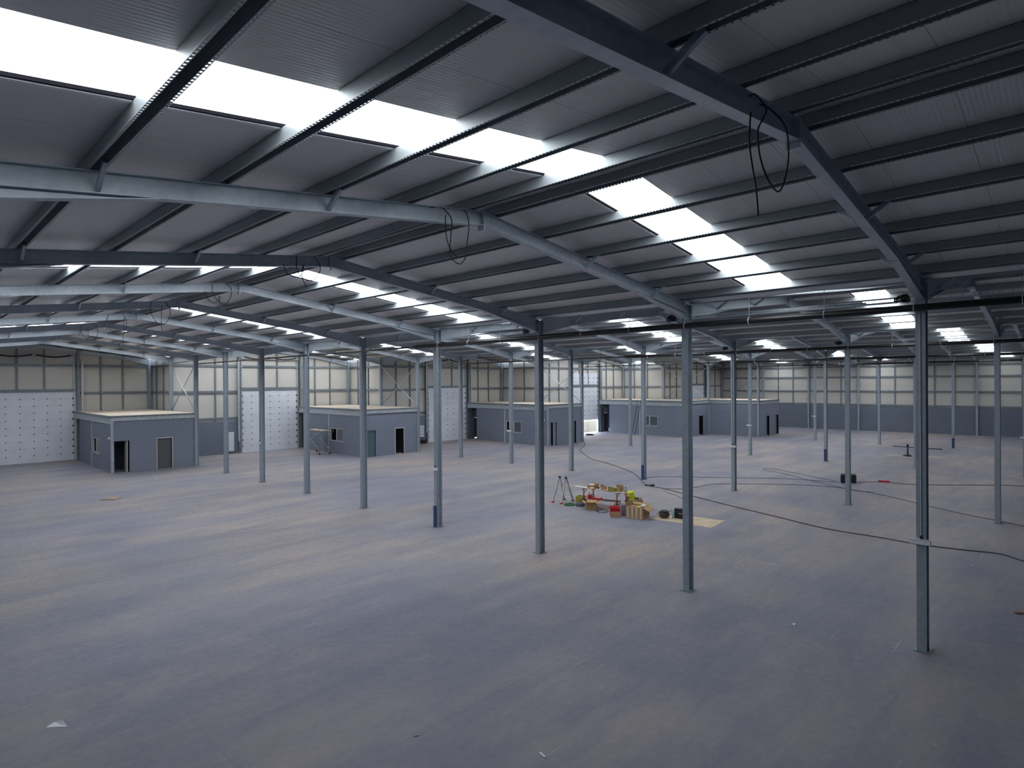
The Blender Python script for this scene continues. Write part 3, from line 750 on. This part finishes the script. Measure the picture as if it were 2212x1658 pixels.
def carton(name, label, loc, sx, sy, h, rz, flaps, m='card', group=None, tape=0, fill=None, cat='box'):
    """open cardboard carton: walls, bottom and flaps; flaps = {side: angle beyond upright}"""
    t = thing(name, label, cat, loc, rz, group)
    w = .012
    b = MB(); b.holed(-sx/2, sx/2, -sy/2, sy/2, [(-sx/2+w, sx/2-w, -sy/2+w, sy/2-w)], lambda p, q, s_: (p, q, s_), 0, h)
    b.build('carton', m, t)
    MB().box(-sx/2+w+.001, sx/2-w-.001, -sy/2+w+.001, sy/2-w-.001, .004, .02 if not fill else fill[0]).build('bottom' if not fill else 'contents', 'card_dark' if not fill else fill[1], t)
    for side, ang, ln in flaps:
        ca, sa = math.sin(ang), math.cos(ang)
        if side in 'xX':
            sg = 1 if side == 'X' else -1; x = sg*(sx/2-w/2); c = [(x, -sy/2, h+.002), (x, sy/2, h+.002)]; d = Vector((sg*ca, 0, sa))*ln
        else:
            sg = 1 if side == 'Y' else -1; y = sg*(sy/2-w/2); c = [(-sx/2, y, h+.002), (sx/2, y, h+.002)]; d = Vector((0, sg*ca, sa))*ln
        p, q = Vector(c[0]), Vector(c[1]); n = (q-p).cross(d).normalized()*.006
        vs = [p+n, q+n, q+d+n, p+d+n, p-n, q-n, q+d-n, p+d-n]
        MB().add(vs, [(0,3,2,1),(4,5,6,7),(0,1,5,4),(1,2,6,5),(2,3,7,6),(3,0,4,7)]).build('flap', m, t)
    for k in range(tape):
        x = -sx/2+sx*(k+.5)/tape
        MB().box(x-.03, x+.03, -sy/2-.004, -sy/2-.001, .01, h-.01).build('tape_strip', 'tape', t)
    return t
Z = .76
AX = math.atan2(-.17, 3.3)      # boards run a little off the row direction
# goods along the work board
carton('cardboard_box', 'open cardboard box with white papers at the left end of the work board', (22.72, 16.55, Z), .30, .40, .12, 0, [('X', .5, .12), ('y', .7, .13)])
t = thing('paper_bundle', 'crumpled white paper bundle on the leftmost box of the work board', 'paper', (22.70, 16.58, Z+.125)); 
mb = MB(); mb.lathe([(.02, 0), (.10, .01), (.13, .03), (.08, .06), (.02, .075)], (0, 0, 0), 9); mb.build('sheet', 'paper', t)
mb = MB(); mb.lathe([(.03, 0), (.10, .005), (.115, .04), (.09, .075), (.03, .085)], (22.44, 16.38, Z), 10)
tag(mb.build('folded_cloth', 'peach', None, True), 'peach folded cloth at the front edge of the work board', 'cloth')
carton('cardboard_box', 'small cardboard box with raised flaps, second from the left on the work board', (22.72, 15.93, Z), .22, .20, .15, .2, [('x', .3, .08), ('Y', .4, .09)])
mb = MB(); mb.lathe([(.035, 0), (.035, .10), (.03, .11), (.012, .115)], (22.70, 16.2, Z), 12); tag(mb.build('tin_can', 'teal', None, True), 'small teal tin can between the two left boxes on the work board', 'can')
for n_, (x, y, rz) in enumerate(((22.47, 15.72, .3), (22.49, 15.60, -.2))):
    t = thing('small_packet', ['pinkish small packet at the board front, the left one', 'pinkish small packet at the board front, the right one'][n_], 'packet', (x, y, Z), rz, 'pink packets on the work board')
    MB().box(-.05, .05, -.045, .045, 0, .05).build('wrapper', 'peach', t); MB().box(-.051, .051, -.01, .01, 0.015, .035).build('band', 'red', t)
carton('cardboard_box', 'olive coloured low cardboard box in the middle of the work board', (22.66, 15.42, Z), .24, .30, .13, .1, [('x', .2, .07)], 'olive')
carton('cardboard_box', 'tall cardboard box at the right part of the work board', (22.82, 15.12, Z), .22, .20, .22, -.15, [('Y', .35, .08), ('X', .4, .08)])
t = thing('wooden_stand', 'brown A-shaped wooden stand at the right end of the work board', 'stand', (22.78, 14.94, Z))
MB().bar((0, .07, .0), (0, .0, .30), .025, .02).build('leg', 'wood_brown', t); MB().bar((0, -.10, .0), (0, .0, .30), .025, .02).build('leg', 'wood_brown', t); MB().bar((0, -.10, .09), (0, .06, .09), .02, .02).build('bar', 'wood_brown', t)
t = thing('drink_bottle', 'dark bottle standing on the work board beside the yellow vest', 'bottle', (22.72, 14.74, Z))
MB().lathe([(.04, 0), (.043, .02), (.043, .15), (.02, .19), (.018, .22)], seg=14).build('body', 'bin', t, True); MB().lathe([(.022, .215), (.022, .26)], seg=12).build('cap', 'black', t, True)
# hi-vis vest draped over the board end
t = thing('hi_vis_vest', 'bright yellow hi-vis vest draped over the right end of the work board', 'vest', (22.80, 14.50, 0))
prof = [(-.16, .80), (-.10, .835), (-.02, .85), (.05, .84), (.09, .79), (.085, .70), (.11, .60), (.09, .50), (.12, .42), (.10, .38)]
vs = []; fs = []; nx = 9
for i, (a, z) in enumerate(prof):
    for j in range(nx):
        x = -.33+.44*j/(nx-1); w_ = .015*math.sin(j*1.9+i*.8)
        vs.append((x+.02*math.sin(i*1.3), -a+w_, z+.012*math.cos(j*1.4+i)))
for i in range(len(prof)-1):
    for j in range(nx-1): fs.append((i*nx+j, i*nx+j+1, (i+1)*nx+j+1, (i+1)*nx+j))
b = MB(); b.add(vs, fs); o = b.build('cloth', 'yellow', t, True); md = o.modifiers.new('thick', 'SOLIDIFY'); md.thickness = .02
MB().bar((-.32, -.128, .47), (.10, -.128, .47), .012, .05).build('reflective_band', 'alu', t)
# lower shelf goods
t = thing('drill_case', 'flat red tool case on the lower shelf board', 'case', (22.66, 16.28, .268), .1)
MB().box(-.13, .13, -.24, .24, 0, .07).build('body', 'red', t); MB().box(-.12, .12, -.23, .23, .07, .09).build('lid', 'red', t); MB().box(-.15, -.13, -.06, .06, .03, .05).build('handle', 'black', t)
t = thing('red_canister', 'small red canister with black spout on the lower shelf board', 'canister', (22.60, 16.66, .268))
MB().lathe([(.07, 0), (.078, .02), (.078, .15), (.05, .19), (.025, .20)], seg=14).build('body', 'red', t, True); MB().tube([(0, 0, .20), (0, 0, .25), (.02, -.02, .28)], .014, 8).build('spout', 'black', t, True)
mb = MB(); mb.lathe([(.06, 0), (.07, .04), (.07, .14), (.05, .18), (.02, .19)], (22.84, 16.68, .268), 12); tag(mb.build('grey_pot', 'bin', None, True), 'small grey pot behind the red tool case on the shelf board', 'pot')
# around the table, on the floor
carton('olive_carton', 'olive yellow carton under the left end of the table, behind the grey coil', (22.72, 17.22, 0), .36, .40, .30, .2, [], 'olive', fill=(.26, 'olive'))
def coil(name, label, loc, r, rt_, m, turns=5, h=.05, cat='coil'):
    pts = []
    for q in range(turns*24):
        a = q*2*PI/24; rr = r+.02*math.sin(q*.35)+.012*math.sin(q*1.7); pts.append((loc[0]+rr*math.cos(a), loc[1]+rr*math.sin(a), rt_+h*(q/(turns*24))+.006*math.sin(q)))
    tag(MB().tube(pts, rt_, 6).build(name, m, None, True), label, cat)
coil('hose_coil', 'green hose coil lying on the floor in front of the ladder', (21.84, 17.25, 0), .22, .012, 'green', 6, .04)
coil('conduit_coil', 'fat dark grey coil of tubing on the floor beside the green coil', (22.02, 16.74, 0), .18, .03, 'greycoil', 5, .12)
coil('cable_coil', 'thin dark cable coil on the floor before the table', (21.75, 15.33, 0), .25, .011, 'floor_cable', 2, .02, 'cable')
carton('cardboard_box', 'open brown carton with splayed flaps on the floor before the table', (21.85, 15.98, 0), .42, .46, .24, .55, [('x', 1.0, .24), ('y', .95, .24), ('X', 1.1, .22), ('Y', 1.0, .22)])
mb = MB(); mb.bar((22.48, 16.40, .012), (22.42, 15.5, .012), .18, .02); tag(mb.build('wood_offcut', 'wood_brown'), 'brown flat board lying on the floor under the table front', 'board')
carton('red_crate', 'red and black crate on the floor with a cardboard flap leaning on it', (21.40, 14.42, 0), .30, .42, .28, .72, [('X', .5, .12)], 'red', fill=(.2, 'black'), cat='crate')
mb = MB(); mb.bar((21.20, 14.16, .165), (21.315, 14.265, .165), .006, .0)
t = thing('cardboard_flap', 'brown cardboard sheet leaning on the front of the red crate', 'cardboard', (21.15, 14.24, 0), .72)
vs = [(-.03, -.19, 0), (-.03, .19, 0), (.0, .19, .24), (.0, -.19, .24), (-.042, -.19, 0), (-.042, .19, 0), (-.012, .19, .24), (-.012, -.19, .24)]
MB().add(vs, [(0,3,2,1),(4,5,6,7),(0,1,5,4),(1,2,6,5),(2,3,7,6),(3,0,4,7)]).build('sheet', 'card', t)
t = thing('waste_bin', 'grey upright bin between the red crate and the large carton', 'bin', (21.80, 14.22, 0))
MB().lathe([(.12, 0), (.13, .02), (.145, .42), (.15, .43), (.15, .46), (.12, .46), (.11, .1)], seg=18).build('body', 'bin', t, True)
carton('large_carton', 'large taped brown carton on the floor, yellow and white things on top', (21.82, 13.58, 0), .78, .62, .48, PI/2+.12, [('X', 2.0, .28), ('x', .25, .14), ('Y', 1.2, .16)], tape=4, fill=(.44, 'card_dark'))
bpy.context.scene.objects['large_carton'].rotation_euler.z = -PI/2+.1
mb = MB(); mb.lathe([(.10, 0), (.13, .02), (.12, .06), (.06, .09), (.02, .10)], (21.96, 13.38, .445), 12); tag(mb.build('white_bag', 'white', None, True), 'crumpled white bag on top of the large taped carton', 'bag')
mb = MB(); mb.lathe([(.06, 0), (.09, .02), (.08, .05), (.03, .07)], (21.66, 13.42, .445), 10); tag(mb.build('yellow_cloth', 'yellow', None, True), 'bright yellow cloth on top of the large taped carton', 'cloth')
carton('cardboard_box', 'brown carton under the hi-vis vest behind the large taped carton', (23.78, 14.95, 0), .50, .56, .34, .3, [('x', .9, .2), ('Y', .8, .2)], fill=(.30, 'card_dark'))
carton('cardboard_box', 'pale flapped carton standing just behind the large taped carton', (22.55, 13.98, 0), .34, .40, .44, .5, [('x', .5, .18), ('y', .6, .16)], 'card_light')
# floor sheet with bag, bottle and case
q = [(21.90, 13.06), (23.42, 12.55), (23.58, 10.57), (22.09, 10.46)]
mb = MB(); mb.prism(q, lambda a, b, t_: (a, b, t_), .002, .010); tag(mb.build('cardboard_sheet', 'card_light'), 'pale cardboard sheet flat on the floor behind the second column', 'cardboard')
t = thing('tool_bag', 'dark lumpy tool bag sitting on the pale cardboard sheet', 'bag', (22.40, 12.66, .016), .8)
def lump(mb, c, s, seed, seg=14, rings=9):
    rnd = random.Random(seed); vs = []; ph = [rnd.random()*6 for _ in range(4)]
    for i in range(rings+1):
        th = PI*i/rings
        for k in range(seg):
            a = 2*PI*k/seg; w_ = 1+.08*math.sin(3*a+ph[0])*math.sin(th)+.06*math.sin(5*a+ph[1]+2*th)
            z = -math.cos(th); sh = math.sin(th)**.55 if 0 < i < rings else 0.02
            vs.append((c[0]+s[0]*w_*sh*math.cos(a), c[1]+s[1]*w_*sh*math.sin(a), c[2]+s[2]*(z+.05*math.sin(2*a+ph[2]))))
    fs = [(i*seg+k, i*seg+(k+1) % seg, (i+1)*seg+(k+1) % seg, (i+1)*seg+k) for i in range(rings) for k in range(seg)]
    mb.add(vs, fs)
mb = MB(); lump(mb, (0, 0, .14), (.15, .22, .135), 3); mb.build('body', 'bag_brown', t, True)
mb = MB(); lump(mb, (0, 0, .235), (.14, .21, .055), 5); mb.build('flap', 'bag', t, True)
mb = MB(); mb.tube(smooth_path([(-.02, -.14, .26), (-.02, -.10, .32), (-.02, .10, .32), (-.02, .14, .26)], 5), .012, 8); mb.build('handle', 'black', t, True)
mb = MB(); mb.box(-.17, -.145, -.12, -.02, .16, .22); mb.build('side_pocket', 'blue', t)
t = thing('water_bottle', 'clear bluish water bottle standing on the cardboard sheet', 'bottle', (22.62, 12.38, .011))
MB().lathe([(.045, 0), (.05, .01), (.05, .10), (.046, .12), (.05, .14), (.05, .27), (.02, .33), (.018, .35)], seg=16).build('body', 'bottle', t, True); MB().lathe([(.02, .345), (.02, .375)], seg=12).build('cap', 'white', t, True)
t = thing('tool_case', 'black upright tool case on the cardboard sheet, half hidden by the second column', 'case', (22.78, 12.08, .011), .05)
MB().box(-.09, .09, -.27, .27, 0, .40).build('body', 'black', t); MB().box(-.12, -.09, -.08, .08, .20, .23).build('handle', 'alu', t); MB().box(-.094, -.09, -.26, .26, .27, .28).build('lid_seam', 'darkgrey', t)
# black equipment cases by the far column
for n_, (x, y, h) in enumerate(((36.85, 9.66, .46), (37.22, 9.30, .44))):
    t = thing('equipment_case', ['black equipment case showing left of a second-row column', 'black equipment case showing right of a second-row column'][n_], 'case', (x, y, 0), .25, 'black cases by the second row')
    MB().box(-.2, .2, -.16, .16, 0.03, h).build('body', 'black', t); MB().box(-.205, -.2, -.12, .12, .08, h-.06).build('front_panel', 'cable', t); MB().tube([(0, -.12, h), (0, -.12, h+.04), (0, .12, h+.04), (0, .12, h)], .012, 6).build('handle', 'black', t)
    for sx in (-1, 1):
        for sy in (-1, 1): MB().box(sx*.16-.02, sx*.16+.02, sy*.12-.02, sy*.12+.02, 0, .03).build('foot', 'black', t)
t = thing('pipe_stand', 'dark stand with a cone foot holding a long level bar, far back right', 'stand', (52.7, 9.5, .013), .18)
MB().lathe([(.34, 0), (.34, .03), (.12, .12), (.07, .20)], seg=20).build('base', 'black', t, True); MB().tube([(0, 0, .18), (0, 0, .72)], .055, 12).build('post', 'blue', t, True)
MB().tube([(-.0, .95, .70), (0, -2.1, .62)], .04, 10).build('bar', 'darkgrey', t, True); MB().box(-.07, .07, -.07, .07, .70, .88).build('clamp', 'black', t)
mb = MB(); mb.prism([(51.6, 10.6), (53.6, 11.0), (54.2, 7.4), (52.2, 7.0)], lambda a, b, t_: (a, b, t_), .002, .012); tag(mb.build('floor_sheet', 'dustsheet'), 'pale sheet spread flat on the floor under the dark stand', 'sheet')
# cables on the floor
def cable(label, pts, r=.017, m='floor_cable', plug=None):
    p = smooth_path([(x, y, r+.003) for x, y in pts], 6)
    if plug is None: return tag(MB().tube(p, r, 6).build('floor_cable', m, None, True), label, 'cable')
    t = thing('floor_cable', label, 'cable', (0, 0, 0))
    MB().tube(p, r, 6).build('lead', m, t, True)
    x, y, a = plug
    MB().bar((x-.28*math.cos(a), y-.28*math.sin(a), .05), (x+.28*math.cos(a), y+.28*math.sin(a), .05), .12, .09).build('plug', 'red', t)['label'] = 'red cable connector'
    return t
cable('long black cable winding over the floor from the raised door to the right edge', [(45.59,34.05),(42.9,32.14),(40.03,30.47),(37.76,28.2),(35.86,26.11),(34.85,24.19),(33.57,22.2),(32.33,20.52),(31.0,19.26),(29.73,18.17),(28.74,17.22),(28.52,16.19),(27.89,14.7),(26.77,12.13),(25.85,9.68),(24.9,7.15),(24.78,5.34),(24.62,4.05),(24.84,2.8),(25.02,1.98),(24.5,1.35),(23.9,.6)])
cable('thin cable lying from a second-row column foot to the black case', [(30.75,18.78),(31.76,18.39),(32.75,17.26),(34.39,14.87),(36.08,12.45),(36.62,9.95)], .012)
cable('cable with a red connector running right from the black cases', [(37.4,9.15),(38.43,8.09),(38.66,6.46),(41.2,3.4),(41.78,2.29),(42.6,.5)], .015, 'floor_cable', (38.43, 8.05, -1.3))
cable('thin cable wandering from the cable joint past the second row to the right', [(28.70,16.10),(28.84,15.61),(29.87,15.08),(31.18,14.91),(31.96,14.48),(32.63,13.72),(34.24,11.45),(34.87,9.66),(34.11,7.34),(32.47,5.16),(31.48,3.7),(30.62,2.05),(30.0,1.3)], .012)
cable('thin cable looping back on the floor before the black cases', [(36.75,9.85),(37.12,10.28),(37.84,11.48),(39.03,13.46),(39.6,14.77),(38.85,14.85),(38.06,13.4),(36.6,11.6),(35.6,10.2),(34.48,8.46),(34.81,7.7)], .011)
cable('thin cable from the large carton across the floor to the cable joint', [(22.9,13.3),(23.9,13.15),(25.2,13.1),(26.2,13.7),(27.1,14.6),(27.7,15.5),(28.4,16.05)], .010)
t = thing('cable_reel_coil', 'small black cable coil and joint box on the floor beyond the table', 'cable', (28.66, 17.2, 0))
pts = [(.16*math.cos(a)+.02*math.sin(3*a), .16*math.sin(a), .045+.01*math.sin(a*2.1)) for a in [2*PI*k/20 for k in range(61)]]
MB().tube(pts, .014, 6).build('coil', 'cable', t, True); MB().box(.10, .34, -.24, -.10, .0, .09).build('joint_box', 'black', t)
# scraps
mb = MB(); mb.add([(1.80, 12.52, .004), (2.06, 12.28, .004), (2.02, 12.50, .05), (1.93, 12.62, .004), (2.0, 12.40, .012)], [(0,4,3), (4,1,2), (4,2,3), (0,1,4)])
tag(mb.build('paper_scrap', 'paper'), 'folded white paper scrap on the floor at the lower left corner', 'paper')
mb = MB(); mb.prism([(7.30, 35.25), (7.85, 35.75), (8.20, 35.25), (7.85, 34.75)], lambda a, b, t_: (a, b, t_), .0, .04); tag(mb.build('board_offcut', 'wood_brown'), 'brown board offcut on the floor before the nearest office block', 'board')
mb = MB(); mb.bar((18.95, 1.22, .015), (19.08, 1.08, .015), .09, .02); tag(mb.build('brick_chip', 'rust'), 'small rust brown chip on the floor at the right edge', 'scrap')
mb = MB(); mb.bar((5.86, 7.83, .008), (5.92, 7.79, .008), .035, .012); tag(mb.build('brick_chip', 'wood_brown'), 'small pale brown chip on the near floor', 'scrap')
mb = MB(); mb.bar((6.91, 6.06, .008), (6.88, 5.93, .008), .03, .012); tag(mb.build('plastic_strip', 'paper'), 'thin white strip on the floor at the bottom of the photo', 'scrap')
mb = MB(); mb.prism([(14.6, 4.95), (14.68, 4.93), (14.66, 4.86), (14.58, 4.88)], lambda a, b, t_: (a, b, t_), 0., .015); tag(mb.build('plaster_chip', 'paper'), 'tiny white plaster chip on the floor before the nearest column', 'scrap')
# scaffold tower by the second office
t = thing('scaffold_tower', 'small scaffold tower with a plank platform at the second office block', 'scaffold', (23.98, 44.3, 0))
for x in (0, .88):
    for y in (0, 2.1):
        MB().tube([(x, y, .12), (x, y, 2.32)], .024, 8).build('standard', 'galv_dark', t, True); MB().lathe([(.05, 0), (.07, .03), (.07, .10), (.03, .14)], (x, y, 0), 10).build('castor', 'black', t, True)
    for z in (.35, 1.0, 1.55, 1.85): MB().tube([(x, 0, z), (x, 2.1, z)], .018, 8).build('ledger', 'rust' if z < .5 else 'galv_dark', t, True)
for y in (0, 2.1):
    for z in (.35, .7, 1.05, 1.4, 1.75, 2.1): MB().tube([(0, y, z), (.88, y, z)], .015, 8).build('rung', 'galv_dark', t, True)
for x in (0, .88):
    MB().tube([(x-.02, 0, .4), (x-.02, 2.1, 1.5)], .016, 8).build('diagonal_brace', 'alu', t, True); MB().tube([(x-.04, 2.1, .95), (x-.04, 0, 1.8)], .016, 8).build('diagonal_brace', 'alu', t, True)
for x in (.10, .34, .58): MB().box(x-.0, x+.22, -.1, 2.2, 1.90, 1.945).build('plank', 'card_light', t)
# ladders leaning on the fourth office block
t = thing('leaning_ladder', 'tall thin ladder leaning on the side of the fourth office block', 'ladder', (54.6, 34.3, 0))
for y in (-.02, .36): MB().bar((0, y, 0), (1.41, y+.1, 3.62), .03, .05).build('rail', 'black', t)
for k in range(12):
    f = .05+k*.078; MB().tube([(1.41*f, -.02+.1*f, 3.62*f), (1.41*f, .36+.1*f, 3.62*f)], .012, 6).build('rung', 'darkgrey', t)
# door controls
t = thing('control_cabinet', 'pale grey control cabinet on the wall left of the second sectional door', 'cabinet', (19.18, END[1]-.26, .22))
MB().box(-.18, .55, -.12, .05, 0, 1.55).build('body', 'bucket', t); MB().box(-.15, .52, -.135, -.121, .04, 1.51).build('door', 'bucket', t); MB().box(-.1, -.05, -.15, -.136, .75, .95).build('handle', 'black', t)
t = thing('control_box', 'small pale control panel on the wall left of the third sectional door', 'cabinet', (34.6, END[2]-.3, .62))
MB().box(0, .52, -.12, .09, 0, 1.08).build('body', 'bucket', t)
for k in range(3):
    for j in range(2): MB().tube([(.14+.22*j, -.12, .25+.27*k), (.14+.22*j, -.14, .25+.27*k)], .035, 10).build('button', 'darkgrey', t, True)
coil('hose_coil', 'black hose bundle on the floor under the small control panel', (34.95, END[2]-.55, 0), .28, .05, 'black', 3, .32, 'hose')
t = thing('bucket', 'pale bucket by the recess of the fourth office block', 'bucket', (56.75, 38.85, 0))
MB().lathe([(.15, 0), (.20, .42), (.215, .43), (.215, .45), (.19, .45), (.14, .03)], seg=18).build('body', 'bucket', t, True)
MB().tube([(.20*math.cos(a), .20*math.sin(a)*.3-.1, .42-.12*math.sin(a)) for a in [PI*k/10 for k in range(11)]], .008, 6).build('handle', 'alu', t, True)
tag(MB().bar((57.6, 38.75, .06), (58.9, 38.9, .16), .25, .04).build('plank_offcut', 'wood'), 'pale plank lying in the dark recess of the fourth office block', 'plank')
mb = MB(); lump(mb, (52.1, 38.3, .08), (.35, .5, .08), 11); tag(mb.build('dust_sheet', 'bag', None, True), 'dark crumpled sheet on the floor inside the raised door', 'sheet')
tag(MB().bar((24.35, END[0], 0), (24.36, END[0], 0), .0, .0).build('x', 'paper'), 'x') if False else None
# small fittings on the office walls
for n_, (x, y, z, lab) in enumerate(((R(0)+10.25, F(8)+.4, 2.25, 'small white light box on the side of the nearest office block'), (R(2)+10.25, F(6)+.45, 2.3, 'small white light box on the side of the third office block'), (R(3)+10.25, F(5)+.25, 2.28, 'small white light box on the side of the fourth office block'))):
    t = thing('wall_light', lab, 'light', (x, y, z), 0, 'wall lights on the office blocks')
    MB().box(-.04, .05, -.14, .14, -.07, .07).build('housing', 'white', t)
    MB().tube([(.03, 0, .07), (.03, 0, .9)], .012, 6).build('conduit', 'galv_light', t, True)
